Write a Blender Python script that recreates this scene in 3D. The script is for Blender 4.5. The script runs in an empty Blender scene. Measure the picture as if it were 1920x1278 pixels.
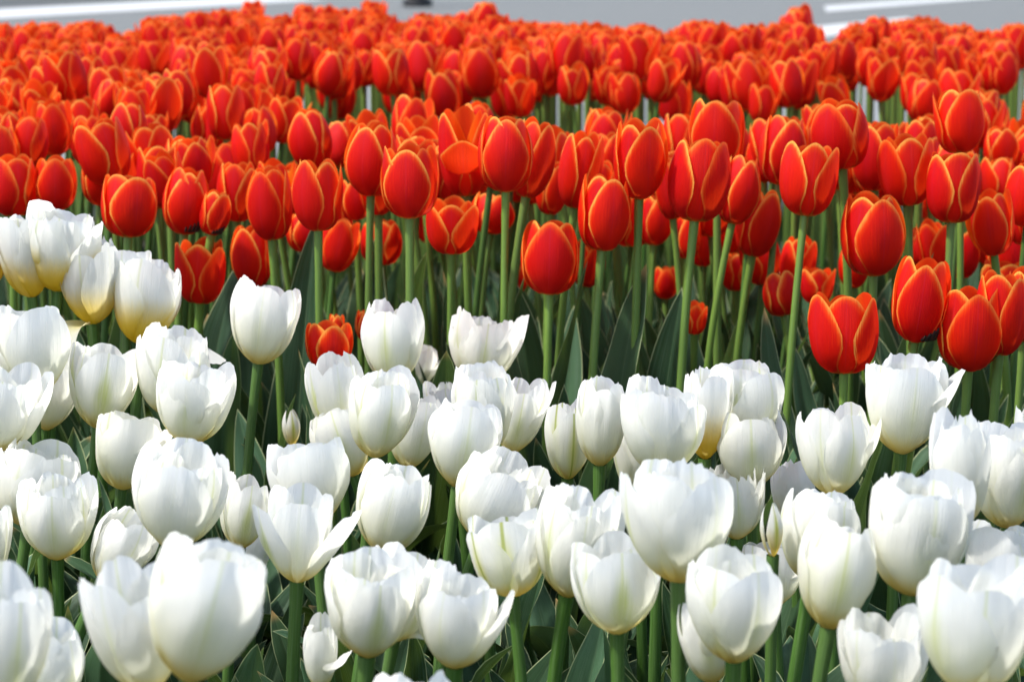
import bpy, math, random
import numpy as np
from mathutils import Vector, Matrix, Euler

R = math.radians
scene = bpy.context.scene
col = scene.collection
random.seed(11)
rng = np.random.default_rng(11)

# ---------------------------------------------------------------- camera
CAM = Vector((0.0, 0.0, 0.78))
F = 4533.0                              # focal length in pixels of the 1920 px frame
PITCH = math.atan((639 + 180) / F)
cd = bpy.data.cameras.new('camera'); cam = bpy.data.objects.new('camera', cd); col.objects.link(cam)
cd.sensor_width = 36.0; cd.lens = 36.0 * F / 1920.0
cd.clip_start = 0.05; cd.clip_end = 400
cam.location = CAM; cam.rotation_euler = (math.pi / 2 - PITCH, 0, 0)
cd.dof.use_dof = True; cd.dof.focus_distance = 1.86; cd.dof.aperture_fstop = 12.5
scene.camera = cam
FWD = Vector((0, math.cos(PITCH), -math.sin(PITCH)))
UP = Vector((0, math.sin(PITCH), math.cos(PITCH)))
RT = Vector((1, 0, 0))

# ---------------------------------------------------------------- sky, sun, exposure
SUN_EL, SUN_AZ = 60.0, -108.0            # azimuth: 0 is behind the flowers, negative to the left
w = bpy.data.worlds.new('World'); scene.world = w; w.use_nodes = True
nt = w.node_tree; nt.nodes.clear()
sky = nt.nodes.new('ShaderNodeTexSky'); sky.sky_type = 'NISHITA'; sky.sun_disc = False
sky.sun_elevation = R(SUN_EL); sky.sun_rotation = R(SUN_AZ); sky.air_density = 1.0; sky.dust_density = 2.5
bg = nt.nodes.new('ShaderNodeBackground'); bg.inputs['Strength'].default_value = 0.15
wo = nt.nodes.new('ShaderNodeOutputWorld')
nt.links.new(sky.outputs[0], bg.inputs[0]); nt.links.new(bg.outputs[0], wo.inputs[0])
sl = bpy.data.lights.new('sun', 'SUN'); sl.energy = 3.1; sl.angle = R(4); sl.color = (1.0, 0.97, 0.92)
so = bpy.data.objects.new('sun', sl); col.objects.link(so)
sd = Vector((math.sin(R(SUN_AZ)) * math.cos(R(SUN_EL)), math.cos(R(SUN_AZ)) * math.cos(R(SUN_EL)), math.sin(R(SUN_EL))))
so.rotation_euler = sd.to_track_quat('Z', 'Y').to_euler()
scene.view_settings.view_transform = 'Standard'; scene.view_settings.look = 'None'
scene.view_settings.exposure = 0.98; scene.view_settings.gamma = 1.0
scene.render.engine = 'CYCLES'
cy = scene.cycles
cy.use_denoising = True; cy.max_bounces = 10; cy.diffuse_bounces = 6; cy.transmission_bounces = 6; cy.glossy_bounces = 3
cy.use_adaptive_sampling = True; cy.adaptive_threshold = 0.015
cy.caustics_reflective = False; cy.caustics_refractive = False

# ---------------------------------------------------------------- projection helpers
def unproject(px, py, depth):
    return CAM + FWD * depth + RT * ((px - 960) / F * depth) + UP * (-(py - 639) / F * depth)
def project(p):
    v = Vector(p) - CAM; D = v.dot(FWD)
    return 960 + F * v.dot(RT) / D, 639 - F * v.dot(UP) / D, D
def on_ground(px, py, z=0.0):
    d = FWD + RT * ((px - 960) / F) + UP * (-(py - 639) / F)
    return CAM + d * ((CAM.z - z) / -d.z)
def depth_at_height(py, z):
    d = FWD + UP * (-(py - 639) / F)
    return (CAM.z - z) / -d.z
def sm(a, b, x):
    t = np.clip((x - a) / (b - a), 0, 1); return t * t * (3 - 2 * t)

# ---------------------------------------------------------------- node helpers
class NB:
    def __init__(s, name):
        s.m = bpy.data.materials.new(name); s.m.use_nodes = True
        s.t = s.m.node_tree; s.t.nodes.clear()
        s.out = s.n('ShaderNodeOutputMaterial')
    def n(s, t, **k):
        x = s.t.nodes.new(t)
        for a, b in k.items(): setattr(x, a, b)
        return x
    def set(s, sock, v):
        if isinstance(v, bpy.types.NodeSocket): s.t.links.new(v, sock)
        elif isinstance(v, tuple) and len(v) == 3: sock.default_value = (*v, 1) if len(sock.default_value) == 4 else v
        else: sock.default_value = v
    def math(s, op, a, b=0.0, clamp=False):
        x = s.n('ShaderNodeMath', operation=op, use_clamp=clamp); s.set(x.inputs[0], a); s.set(x.inputs[1], b); return x.outputs[0]
    def mix(s, f, a, b, mode='MIX'):
        x = s.n('ShaderNodeMix', data_type='RGBA', blend_type=mode)
        s.set(x.inputs[0], f); s.set(x.inputs[6], a); s.set(x.inputs[7], b); return x.outputs[2]
    def ramp(s, v, a, b, lo=0.0, hi=1.0):
        x = s.n('ShaderNodeMapRange', interpolation_type='SMOOTHSTEP')
        s.set(x.inputs[0], v); s.set(x.inputs[1], a); s.set(x.inputs[2], b); s.set(x.inputs[3], lo); s.set(x.inputs[4], hi); return x.outputs[0]
    def uv(s):
        x = s.n('ShaderNodeUVMap', uv_map='UVMap'); y = s.n('ShaderNodeSeparateXYZ'); s.t.links.new(x.outputs[0], y.inputs[0])
        return x.outputs[0], y.outputs[0], y.outputs[1]
    def scaled(s, vec, sx, sy, sz=1.0, off=None):
        x = s.n('ShaderNodeMapping'); s.set(x.inputs[0], vec); x.inputs[3].default_value = (sx, sy, sz)
        if off is not None:
            c = s.n('ShaderNodeCombineXYZ'); s.set(c.inputs[0], off); s.set(c.inputs[1], off); s.t.links.new(c.outputs[0], x.inputs[1])
        return x.outputs[0]
    def noise(s, vec, scale=1.0, detail=3.0, rough=0.5):
        x = s.n('ShaderNodeTexNoise'); 
        if vec is not None: s.set(x.inputs['Vector'], vec)
        x.inputs['Scale'].default_value = scale; x.inputs['Detail'].default_value = detail; x.inputs['Roughness'].default_value = rough
        return x.outputs[0]
    def attr(s, name): return s.n('ShaderNodeAttribute', attribute_name=name).outputs['Fac']
    def rand(s): return s.n('ShaderNodeObjectInfo').outputs['Random']
    def bump(s, h, dist, strength=1.0):
        x = s.n('ShaderNodeBump'); s.set(x.inputs['Height'], h); x.inputs['Distance'].default_value = dist; x.inputs['Strength'].default_value = strength; return x.outputs[0]
    def surface(s, color, rough=0.5, normal=None, spec=0.3, trans=0.0, trans_color=None, sheen=0.0):
        p = s.n('ShaderNodeBsdfPrincipled'); s.set(p.inputs['Base Color'], color); s.set(p.inputs['Roughness'], rough)
        p.inputs['Specular IOR Level'].default_value = spec
        if sheen: p.inputs['Sheen Weight'].default_value = sheen
        if normal is not None: s.set(p.inputs['Normal'], normal)
        o = p.outputs[0]
        if trans:
            t = s.n('ShaderNodeBsdfTranslucent'); s.set(t.inputs[0], trans_color if trans_color is not None else color)
            if normal is not None: s.set(t.inputs['Normal'], normal)
            m = s.n('ShaderNodeMixShader'); m.inputs[0].default_value = trans
            s.t.links.new(o, m.inputs[1]); s.t.links.new(t.outputs[0], m.inputs[2]); o = m.outputs[0]
        s.t.links.new(o, s.out.inputs[0]); return s.m

def abs_u(b, u): return b.math('ABSOLUTE', b.math('MULTIPLY', b.math('SUBTRACT', u, 0.5), 2.0))

def red_petal_material(name, orange=0.0):
    b = NB(name); vec, u, v = b.uv(); rnd = b.rand(); au = abs_u(b, u)
    streak = b.noise(b.scaled(vec, 26, 1.1, 1, rnd), 2.0, 4, 0.6)
    broad = b.noise(b.scaled(vec, 3, 1.5, 1, b.math('MULTIPLY', rnd, 7.0)), 1.5, 2)
    e = b.math('MULTIPLY', b.attr('edge'), 1000.0)
    wide = b.math('ADD', b.ramp(v, 0.15, 0.85, 0.35, 1.05), b.math('MULTIPLY', b.math('SUBTRACT', broad, 0.5), 1.2))
    e = b.math('DIVIDE', b.math('ADD', e, b.math('MULTIPLY', b.math('SUBTRACT', streak, 0.5), 5.0)), b.math('MAXIMUM', wide, 0.25))
    back = b.n('ShaderNodeNewGeometry').outputs['Backfacing']
    c = b.mix(b.ramp(b.math('ADD', rnd, b.math('MULTIPLY', broad, 0.5)), 0.2, 1.2), (0.74, 0.018, 0.002), (0.58, 0.006, 0.003))
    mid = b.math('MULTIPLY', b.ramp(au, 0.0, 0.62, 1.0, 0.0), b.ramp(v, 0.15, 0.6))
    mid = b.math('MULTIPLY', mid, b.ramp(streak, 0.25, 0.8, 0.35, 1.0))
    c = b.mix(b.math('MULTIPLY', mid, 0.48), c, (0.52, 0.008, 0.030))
    c = b.mix(b.math('MULTIPLY', b.ramp(streak, 0.48, 0.72), 0.40), c, (0.46, 0.006, 0.010))
    c = b.mix(b.math('MULTIPLY', b.ramp(streak, 0.45, 0.28), 0.35), c, (0.90, 0.06, 0.008))
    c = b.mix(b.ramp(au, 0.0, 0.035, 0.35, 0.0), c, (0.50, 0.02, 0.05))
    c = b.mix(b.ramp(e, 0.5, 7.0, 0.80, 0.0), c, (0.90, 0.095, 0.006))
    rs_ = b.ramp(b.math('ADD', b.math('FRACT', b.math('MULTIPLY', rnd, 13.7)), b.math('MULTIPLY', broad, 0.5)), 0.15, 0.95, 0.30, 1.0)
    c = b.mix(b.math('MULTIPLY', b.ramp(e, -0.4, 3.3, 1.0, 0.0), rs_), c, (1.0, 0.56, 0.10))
    inner = b.mix(b.ramp(au, 0.1, 0.8), (0.80, 0.05, 0.006), (0.92, 0.25, 0.012))
    c = b.mix(b.math('MULTIPLY', back, 0.55 + orange), c, inner)
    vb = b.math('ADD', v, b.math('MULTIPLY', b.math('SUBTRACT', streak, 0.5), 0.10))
    c = b.mix(b.ramp(vb, 0.05, 0.42, 0.75, 0.0), c, (0.24, 0.006, 0.010))  # purplish base tone, plus shade on the lower petal painted into the colour
    c = b.mix(b.ramp(vb, 0.02, 0.13, 0.9, 0.0), c, (0.42, 0.34, 0.04))
    tc = b.mix(0.5, c, (1.0, 0.09, 0.01))
    nrm = b.bump(streak, 0.0010, 0.6)
    return b.surface(c, b.ramp(streak, 0.2, 0.8, 0.42, 0.58), nrm, 0.16, 0.48, tc)

def white_petal_material(name, yellow=0.0, green=0.45, line=0.0):
    b = NB(name); vec, u, v = b.uv(); rnd = b.rand(); au = abs_u(b, u)
    streak = b.noise(b.scaled(vec, 22, 1.0, 1, rnd), 2.0, 5, 0.6)
    broad = b.noise(b.scaled(vec, 2.2, 2.2, 1, b.math('MULTIPLY', rnd, 9.0)), 1.3, 3)
    c = b.mix(broad, (0.88, 0.885, 0.865), (0.90, 0.89, 0.845))
    c = b.mix(b.math('MULTIPLY', b.ramp(streak, 0.48, 0.8), 0.25), c, (0.74, 0.76, 0.68))
    st = b.ramp(b.math('FRACT', b.math('MULTIPLY', rnd, 7.31)), 0.15, 0.85, 0.0, 1.35)
    wid = b.math('MULTIPLY', au, b.ramp(v, 0.1, 0.95, 1.0, 3.4))
    fl = b.math('MULTIPLY', b.ramp(wid, 0.0, 0.80, 1.0, 0.0), b.ramp(v, 0.93, 0.5, 0.0, 1.0))
    fl = b.math('MULTIPLY', fl, b.ramp(streak, 0.3, 0.65, 0.5, 1.0))
    c = b.mix(b.math('MULTIPLY', fl, b.math('MULTIPLY', st, green)), c, (0.64, 0.71, 0.20))
    c = b.mix(b.math('MULTIPLY', b.ramp(au, 0.0, 0.06, 0.42, 0.0), st), c, (0.66, 0.71, 0.30))
    c = b.mix(b.math('MULTIPLY', b.math('MULTIPLY', b.ramp(au, 0.80, 1.0), b.ramp(v, 0.6, 0.2)), 0.45), c, (0.86, 0.76, 0.42))
    vb = b.math('ADD', v, b.math('MULTIPLY', b.math('SUBTRACT', streak, 0.5), 0.14))
    c = b.mix(b.ramp(vb, 0.12, 0.72, 0.62, 0.0), c, (0.85, 0.85, 0.60))
    c = b.mix(b.ramp(vb, 0.08, 0.34, 0.9, 0.0), c, (0.84, 0.68, 0.17))
    if yellow:
        c = b.mix(b.ramp(vb, 0.26, 0.66, yellow, 0.0), c, (0.92, 0.68, 0.015))
    if line:
        c = b.mix(b.math('MULTIPLY', b.ramp(au, 0.0, 0.30, line * .7, 0.0), b.ramp(v, 1.0, .5)), c, (0.78, 0.76, 0.18))
        c = b.mix(b.ramp(au, 0.012, 0.07, line, 0.0), c, (0.40, 0.46, 0.05))
    nrm = b.bump(b.math('ADD', streak, b.math('MULTIPLY', broad, 1.5)), 0.0010, 0.6)
    return b.surface(c, 0.60, nrm, 0.16, 0.64, b.mix(0.25, c, (0.96, 0.96, 0.84)))

def leaf_material(name, a, d2):
    b = NB(name); vec, u, v = b.uv(); rnd = b.rand(); au = abs_u(b, u)
    streak = b.noise(b.scaled(vec, 30, 0.7, 1, rnd), 2.0, 4, 0.6)
    broad = b.noise(b.scaled(vec, 2, 3, 1, b.math('MULTIPLY', rnd, 5.0)), 1.5, 3)
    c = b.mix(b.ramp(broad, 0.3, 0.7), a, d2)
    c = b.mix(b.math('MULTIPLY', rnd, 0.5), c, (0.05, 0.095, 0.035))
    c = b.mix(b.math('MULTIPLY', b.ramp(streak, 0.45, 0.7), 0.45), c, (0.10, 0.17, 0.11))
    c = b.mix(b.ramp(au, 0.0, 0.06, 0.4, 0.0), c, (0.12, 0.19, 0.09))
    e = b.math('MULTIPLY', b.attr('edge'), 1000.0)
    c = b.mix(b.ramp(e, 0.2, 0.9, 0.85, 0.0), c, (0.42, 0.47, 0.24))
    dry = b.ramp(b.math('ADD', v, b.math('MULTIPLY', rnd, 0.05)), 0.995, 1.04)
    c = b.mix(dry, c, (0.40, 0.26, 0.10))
    nrm = b.bump(streak, 0.0006, 0.6)
    tc = b.mix(0.6, c, (0.16, 0.26, 0.03))
    return b.surface(c, b.ramp(streak, 0.3, 0.7, 0.42, 0.58), nrm, 0.24, 0.24, tc)

def stem_material(name, a, d2):
    b = NB(name); vec, u, v = b.uv(); rnd = b.rand()
    streak = b.noise(b.scaled(vec, 14, 3, 1, rnd), 2.0, 4)
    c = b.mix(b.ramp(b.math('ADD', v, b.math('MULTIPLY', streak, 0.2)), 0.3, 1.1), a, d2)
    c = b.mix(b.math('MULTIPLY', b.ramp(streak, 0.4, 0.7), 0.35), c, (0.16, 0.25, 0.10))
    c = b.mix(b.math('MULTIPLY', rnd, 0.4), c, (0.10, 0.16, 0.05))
    return b.surface(c, 0.42, b.bump(streak, 0.0004, 0.5), 0.4, 0.12)

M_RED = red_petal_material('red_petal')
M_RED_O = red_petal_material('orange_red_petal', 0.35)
M_WHITE = white_petal_material('white_petal')
M_WHITE_G = white_petal_material('white_petal_green_flamed', 0.0, 0.85)
M_WHITE_Y = white_petal_material('white_petal_yellow_base', 0.92, 0.15)
M_WHITE_L = white_petal_material('white_petal_green_line', 0.0, 0.5, 0.9)
M_BUD = white_petal_material('bud_petal', 0.35, 1.0, 0.5)
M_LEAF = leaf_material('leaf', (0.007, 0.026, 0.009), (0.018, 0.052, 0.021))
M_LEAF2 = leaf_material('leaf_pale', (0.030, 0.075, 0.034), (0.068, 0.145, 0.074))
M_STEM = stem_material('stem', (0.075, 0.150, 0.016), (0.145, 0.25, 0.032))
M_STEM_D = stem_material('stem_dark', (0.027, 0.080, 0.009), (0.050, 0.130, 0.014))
def anther_mat():
    b = NB('anther'); n = b.noise(None, 300.0); return b.surface(b.mix(n, (0.015, 0.01, 0.015), (0.06, 0.035, 0.02)), 0.7)
M_ANTHER = anther_mat()

# ---------------------------------------------------------------- mesh builders
def grid_mesh(name, P, U, V, E, mat):
    """P: (rows, cols, 3) points, U/V: uv, E: distance to the margin in metres"""
    nr, nc = P.shape[:2]
    me = bpy.data.meshes.new(name)
    idx = np.arange(nr * nc).reshape(nr, nc)
    q = np.stack([idx[:-1, :-1], idx[:-1, 1:], idx[1:, 1:], idx[1:, :-1]], -1).reshape(-1, 4)
    me.vertices.add(nr * nc); me.vertices.foreach_set('co', P.reshape(-1).astype(np.float32))
    me.loops.add(q.size); me.loops.foreach_set('vertex_index', q.reshape(-1).astype(np.int32))
    me.polygons.add(len(q)); me.polygons.foreach_set('loop_start', (np.arange(len(q)) * 4).astype(np.int32))
    me.polygons.foreach_set('loop_total', np.full(len(q), 4, np.int32))
    me.polygons.foreach_set('use_smooth', np.ones(len(q), bool))
    uvl = me.uv_layers.new(name='UVMap')
    uvs = np.stack([U.reshape(-1), V.reshape(-1)], -1)[q.reshape(-1)]
    uvl.data.foreach_set('uv', uvs.reshape(-1).astype(np.float32))
    a = me.attributes.new('edge', 'FLOAT', 'POINT'); a.data.foreach_set('value', E.reshape(-1).astype(np.float32))
    me.materials.append(mat); me.update(); return me

def wob(rg, x, n=4, f0=1.0):
    """smooth random function of an array"""
    o = np.zeros_like(x)
    for k in range(n):
        o += np.sin(x * f0 * (1.7 ** k) * 2.2 + rg.uniform(0, 6.28)) * rg.uniform(.4, 1) / (1.35 ** k)
    return o / 2.2

def petal_arrays(rg, az, kind='red', layer=0, close=30.0, flare=0.0, fstart=0.35, wmax=0.36, length=1.0, tip=2.0, tside=0.42,
                 ruffle=0.0, jag=0.0, curl=0.0, nr=16, nc=19, rbase=0.045, rs=1.0, belly=80.0, fall=.17, cst=.34):
    t = np.linspace(-1, 1, nc); u = np.sin(t * math.pi / 2) * 0.55 + t * 0.45
    u = u / u[-1]
    T = tside + (1 - tside) * np.clip(1 - np.abs(u) ** tip, 0, 1) ** (1 / 1.75)
    if jag:
        mask = np.clip(.35 + .75 * wob(rg, u * 2.2, 3), .05, 1.3)
        for fq, am in ((5, .35), (13, .45), (29, .55), (47, .45)):
            T = T + jag * am * (mask if fq > 10 else 1) * np.sin(u * fq * rg.uniform(.85, 1.15) + rg.uniform(0, 6.28)) * (1 - np.abs(u) ** 6)
        T = T - jag * rg.uniform(0, 1.6) * np.exp(-((u - rg.uniform(-.4, .4)) / 0.07) ** 2)
    rho = np.linspace(0, 1, nr) ** 0.9
    S = rho[:, None] * T[None, :]
    Uu = np.broadcast_to(u[None, :], S.shape)
    ns = 160; s1 = np.linspace(0, 1.08, ns); ds = s1[1] - s1[0]
    al = belly * np.exp(-(s1 / fall) ** 1.35) + 9 * (1 - s1) - close * sm(cst, 1.0, s1) + flare * sm(fstart - .25, fstart + .35, s1)
    al = np.radians(al)
    rr = rbase + np.concatenate([[0], np.cumsum(np.sin(al))[:-1]]) * ds
    zz = np.concatenate([[0], np.cumsum(np.cos(al))[:-1]]) * ds
    rr = np.maximum(rr, 0.02) * rs * (1.0, .87, .74)[layer]
    r = np.interp(S, s1, rr) * 1.0; z = np.interp(S, s1, zz)
    wS = wmax * (0.16 + 0.84 * sm(-.10, .55, S)) * (1 - 0.12 * sm(.6, 1, S))
    rc = np.maximum(np.interp(S, s1, rr) * (1.0 if layer == 0 else .95), wS / 1.25)
    if flare > 45: rc = rc * 1.0 + 0.10 * sm(.3, .9, S)
    th = Uu * wS / rc
    lat = rc * np.sin(th)
    inw = rc * (1 - np.cos(th))
    alS = np.interp(S, s1, al)
    # displacement along the surface normal (outwards)
    rib = 0 if kind == 'red' else .0020 * np.sin(Uu * rg.uniform(11, 17) + rg.uniform(0, 6.28)) * sm(.1, .5, S) + .03 * rg.uniform(0, 1) * np.exp(-((Uu * .8 - rg.uniform(-.5, .5) + (S - .6) * rg.uniform(-1, 1)) / .16) ** 2) * sm(.3, .7, S)
    dn = rib + -0.016 * np.exp(-(Uu / .10) ** 2) * sm(.05, .4, S) + 0.010 * np.exp(-(Uu / .04) ** 2) * sm(.05, .4, S)
    wa = .006 if kind == 'red' else .014
    dn = dn + wa * wob(rg, Uu * 1.5, 2) * sm(0.2, .8, S) + wa * wob(rg, S * 2.5 + Uu, 2) * sm(0.1, .6, S)
    dn = dn + ruffle * wob(rg, Uu * 3.2 + S * 1.2, 3) * sm(.55, 1.0, S / np.maximum(T[None, :], .3)) * (0.35 + np.abs(Uu))
    dn = dn + curl * sm(.6, 1.0, np.abs(Uu)) * sm(.25, .8, S)
    dn = dn + (0, -.012, -.012)[layer] * sm(0.02, .25, S)
    rad = r - inw * np.cos(alS) + dn * np.cos(alS)
    zf = z + inw * np.sin(alS) - dn * np.sin(alS)
    a = math.radians(az)
    X = rad * math.sin(a) + lat * math.cos(a)
    Y = -rad * math.cos(a) + lat * math.sin(a)
    P = np.stack([X, Y, zf], -1) * length
    fx = Uu * wS; fy = S
    mx = np.concatenate([fx[:, 0], fx[-1, :], fx[:, -1]]); my = np.concatenate([fy[:, 0], fy[-1, :], fy[:, -1]])
    keep = my > 0.08; mx, my = mx[keep], my[keep]
    # densify margin
    E = np.full(S.shape, 9.0)
    for (ax_, ay_, bx_, by_) in zip(np.concatenate([fx[:-1, 0], fx[-1, :-1], fx[:-1, -1]]), np.concatenate([fy[:-1, 0], fy[-1, :-1], fy[:-1, -1]]),
                                    np.concatenate([fx[1:, 0], fx[-1, 1:], fx[1:, -1]]), np.concatenate([fy[1:, 0], fy[-1, 1:], fy[1:, -1]])):
        if max(ay_, by_) < .05: continue
        dx, dy = bx_ - ax_, by_ - ay_; L2 = dx * dx + dy * dy + 1e-12
        tt = np.clip(((fx - ax_) * dx + (fy - ay_) * dy) / L2, 0, 1)
        E = np.minimum(E, np.hypot(fx - ax_ - tt * dx, fy - ay_ - tt * dy))
    return dict(P=P, U=Uu * .5 + .5, V=S, E=E * length, flare=flare)

def bloom(seed, kind, H, W, rot=0.0, close=None, flares=(), extra=0, ruffle=None, jag=None, mat=None, hi=True):
    extra = extra if kind == 'red' else extra + 1 + seed % 2
    """list of petal meshes of one flower, metres, base at the origin, local azimuth 0 towards the camera"""
    rg = np.random.default_rng(seed)
    red = kind == 'red'
    close = (rg.uniform(8, 27) if red else rg.uniform(6, 24)) if close is None else close
    ruffle = (0.006 if red else rg.uniform(.012, .03)) if ruffle is None else ruffle
    jag = (0.0 if red else rg.uniform(.008, .036)) if jag is None else jag
    nr, nc = ((17, 21) if red else (20, 31)) if hi else (11, 13)
    azs = [(rot + 120 * k + rg.uniform(-7, 7), 0) for k in range(3)] + [(rot + 60 + 120 * k + rg.uniform(-7, 7), 1) for k in range(3)]
    azs += [(rot + 25 + k * 360 / max(extra, 1) + rg.uniform(-25, 25), 2) for k in range(extra)]
    fl = {}
    for (fa, amt) in flares:
        best = min((i for i in range(6) if i not in fl), key=lambda i: abs((azs[i][0] - fa + 180) % 360 - 180))
        fl[best] = amt; azs[best] = (fa, azs[best][1])
    out = []; bel, fal = (rg.uniform(76, 84), rg.uniform(.17, .21)) if red else (rg.uniform(50, 66), rg.uniform(.24, .36))
    for i, (az, layer) in enumerate(azs):
        f = fl.get(i, 0.0)
        k = dict(belly=bel, fall=fal, cst=.34 if red else .56, close=close + rg.uniform(-5, 5) + (3 if layer == 1 else 0) - (6 if layer == 2 else 0), flare=f, nr=nr, nc=nc, layer=layer)
        if f > 60: k.update(fstart=0.18)
        if red:
            k.update(wmax=rg.uniform(.275, .315) if layer == 0 else rg.uniform(.30, .34), length=rg.uniform(.97, 1.03) * (1 if layer == 0 else 1.02),
                     tip=rg.uniform(1.6, 2.05), tside=rg.uniform(.36, .44), ruffle=ruffle, curl=rg.uniform(-.012, .022), jag=.004 if hi else 0)
        else:
            k.update(wmax=rg.uniform(.315, .41) * (.85 if layer == 2 else 1), length=rg.uniform(.88, 1.05) * (1.03 if layer == 1 else 1),
                     tip=rg.uniform(2.0, 2.9), tside=rg.uniform(.42, .56), ruffle=ruffle * (2 if layer == 2 else 1), jag=jag * (1.8 if layer == 2 else 1) * rg.uniform(.3, 1.3), curl=rg.uniform(-.03, .03))
            if f: k.update(tip=4.0, tside=.72, jag=.01, ruffle=.01); k['wmax'] *= .85
        out.append(petal_arrays(rg, az, kind, **k))
    core = np.concatenate([p['P'].reshape(-1, 3) for p in out if p['flare'] == 0])
    zs = H / core[:, 2].max(); rs = W / 2 / np.percentile(np.hypot(core[:, 0], core[:, 1]), 99)
    ms = []
    for p in out:
        p['P'] = p['P'] * np.array([rs, rs, zs])
        m = mat or (M_RED if red else M_WHITE)
        ms.append(p if hi is None else grid_mesh('petal', p['P'], p['U'], p['V'], p['E'] * zs, m))
    return ms, out

def tube_arrays(path, rad, n=10):
    path = np.array(path); m = len(path)
    tan = np.gradient(path, axis=0); tan /= np.linalg.norm(tan, axis=1)[:, None]
    ref = np.array([0.0, 1.0, 0.0])
    a = np.cross(tan, ref); a /= np.linalg.norm(a, axis=1)[:, None]; b = np.cross(tan, a)
    ang = np.linspace(0, 2 * math.pi, n + 1)
    P = path[:, None, :] + rad[:, None, None] * (np.cos(ang)[None, :, None] * a[:, None, :] + np.sin(ang)[None, :, None] * b[:, None, :])
    U = np.broadcast_to(np.linspace(0, 1, n + 1)[None, :], P.shape[:2]); V = np.broadcast_to(np.linspace(0, 1, m)[:, None], P.shape[:2])
    return P, U, V
def stem_mesh(p0, p3, axis, r, mat, n=18):
    p0, p3, axis = map(np.array, (p0, p3, axis)); h = p3[2] - p0[2]
    p1 = p0 + np.array([0, 0, h * .4]); p2 = p3 - axis * h * .4
    t = np.linspace(0, 1, n)[:, None]
    path = (1 - t) ** 3 * p0 + 3 * (1 - t) ** 2 * t * p1 + 3 * (1 - t) * t * t * p2 + t ** 3 * p3
    rad = r * (1.25 - .3 * t[:, 0] + .18 * sm(.96, 1, t[:, 0]))
    P, U, V = tube_arrays(path, rad)
    return grid_mesh('stem', P, U, V, np.ones(U.shape), mat)

def leaf_mesh(seed, L, W, lean, droop, twist, wave, fold, mat, ret=False):
    rg = np.random.default_rng(seed); nr, nc = 30, 11
    s = np.linspace(0, 1, nr); u = np.linspace(-1, 1, nc)
    w = W * (0.30 + .70 * sm(-.05, .38, s)) * np.clip(1 - s ** 3.2, 0, 1) ** .85
    al = np.radians(lean * sm(-.2, .5, s) + droop * s ** 2.5 + 4 * wob(rg, s * 2, 2))
    ds = L / (nr - 1)
    r = .006 + np.concatenate([[0], np.cumsum(np.sin(al))[:-1]]) * ds; z = np.concatenate([[0], np.cumsum(np.cos(al))[:-1]]) * ds
    tw = np.radians(twist * s ** 1.5)
    fo = np.radians(fold * (1 - .45 * s))
    side = 0.02 * wob(rg, s * 1.5, 2) * s
    P = np.zeros((nr, nc, 3)); ph = rg.uniform(0, 6.28), rg.uniform(0, 6.28)
    fq = rg.uniform(9, 15)
    for j, uu in enumerate(u):
        a = np.abs(uu) ** 1.25 * w
        wv = wave * W * np.sin(s * fq + (ph[0] if uu < 0 else ph[1]) + s * 3) * abs(uu) ** 2.2 * sm(.1, .4, s) * sm(1.0, .8, s)
        lat = np.sign(uu) * a * np.cos(fo); nor = -a * np.sin(fo) + wv      # nor < 0: towards the stem
        l2 = lat * np.cos(tw) - nor * np.sin(tw); n2 = lat * np.sin(tw) + nor * np.cos(tw)
        P[:, j, 0] = l2 + side; P[:, j, 1] = -(r + n2 * np.cos(al)); P[:, j, 2] = z - n2 * np.sin(al)
    E = (1 - np.abs(u))[None, :] * w[:, None] + 0 * s[:, None]
    U = np.broadcast_to(u[None, :] * .5 + .5, E.shape); V = np.broadcast_to(s[:, None], E.shape)
    if ret: return P, U, V, E
    return grid_mesh('leaf', P, U, V, E, mat)

LEAVES = []
for i in range(22):
    LEAVES.append((leaf_mesh(500 + i, random.uniform(.25, .34), random.uniform(.022, .038), random.uniform(5, 32), random.choice([0, 10, 30, 60, 95]) * random.uniform(.6, 1),
                             random.uniform(-70, 70), random.choice([.12, .3, .5, .75]), random.uniform(12, 48), M_LEAF if i % 3 else M_LEAF2)))
LEAVES_TALL = [leaf_mesh(600 + i, random.uniform(.30, .37), random.uniform(.023, .035), random.uniform(4, 18), random.choice([0, 5, 18]), random.uniform(-50, 50), .15, random.uniform(20, 50),
                         M_LEAF if i != 4 else M_LEAF2) for i in range(8)]

def link(name, me, parent=None, loc=(0, 0, 0), rot=None, scale=None):
    o = bpy.data.objects.new(name, me); col.objects.link(o); o.location = loc
    if rot is not None: o.rotation_euler = rot
    if scale is not None: o.scale = scale
    if parent is not None: o.parent = parent
    return o
def thing(name, label, cat, loc, group=None):
    o = bpy.data.objects.new(name, None); col.objects.link(o); o.location = loc; o.empty_display_size = .02
    o['label'] = label; o['category'] = cat
    if group: o['group'] = group
    return o

# ---------------------------------------------------------------- setting
def sheet(name, pts, z, mat, kind='structure'):
    me = bpy.data.meshes.new(name); me.from_pydata([(x, y, z) for x, y in pts], [], [tuple(range(len(pts)))]); me.materials.append(mat)
    o = link(name, me); o['kind'] = kind; return o
def ground_mat(name, a, c2, scale, rough=.9, bump=.004, speck=None):
    b = NB(name); co = b.n('ShaderNodeTexCoord').outputs['Object']
    n1 = b.noise(co, scale, 6, .65); n2 = b.noise(co, scale * .07, 3)
    c = b.mix(b.ramp(n1, .35, .65), a, c2); c = b.mix(b.math('MULTIPLY', n2, .35), c, a)
    if speck:
        n3 = b.noise(co, scale * 3, 2); c = b.mix(b.ramp(n3, .62, .7), c, speck)
    return b.surface(c, rough, b.bump(n1, bump, .7), .25)
M_SOIL = ground_mat('soil', (0.022, 0.016, 0.011), (0.060, 0.045, 0.032), 60, bump=.02, speck=(.16, .14, .12))
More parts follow.
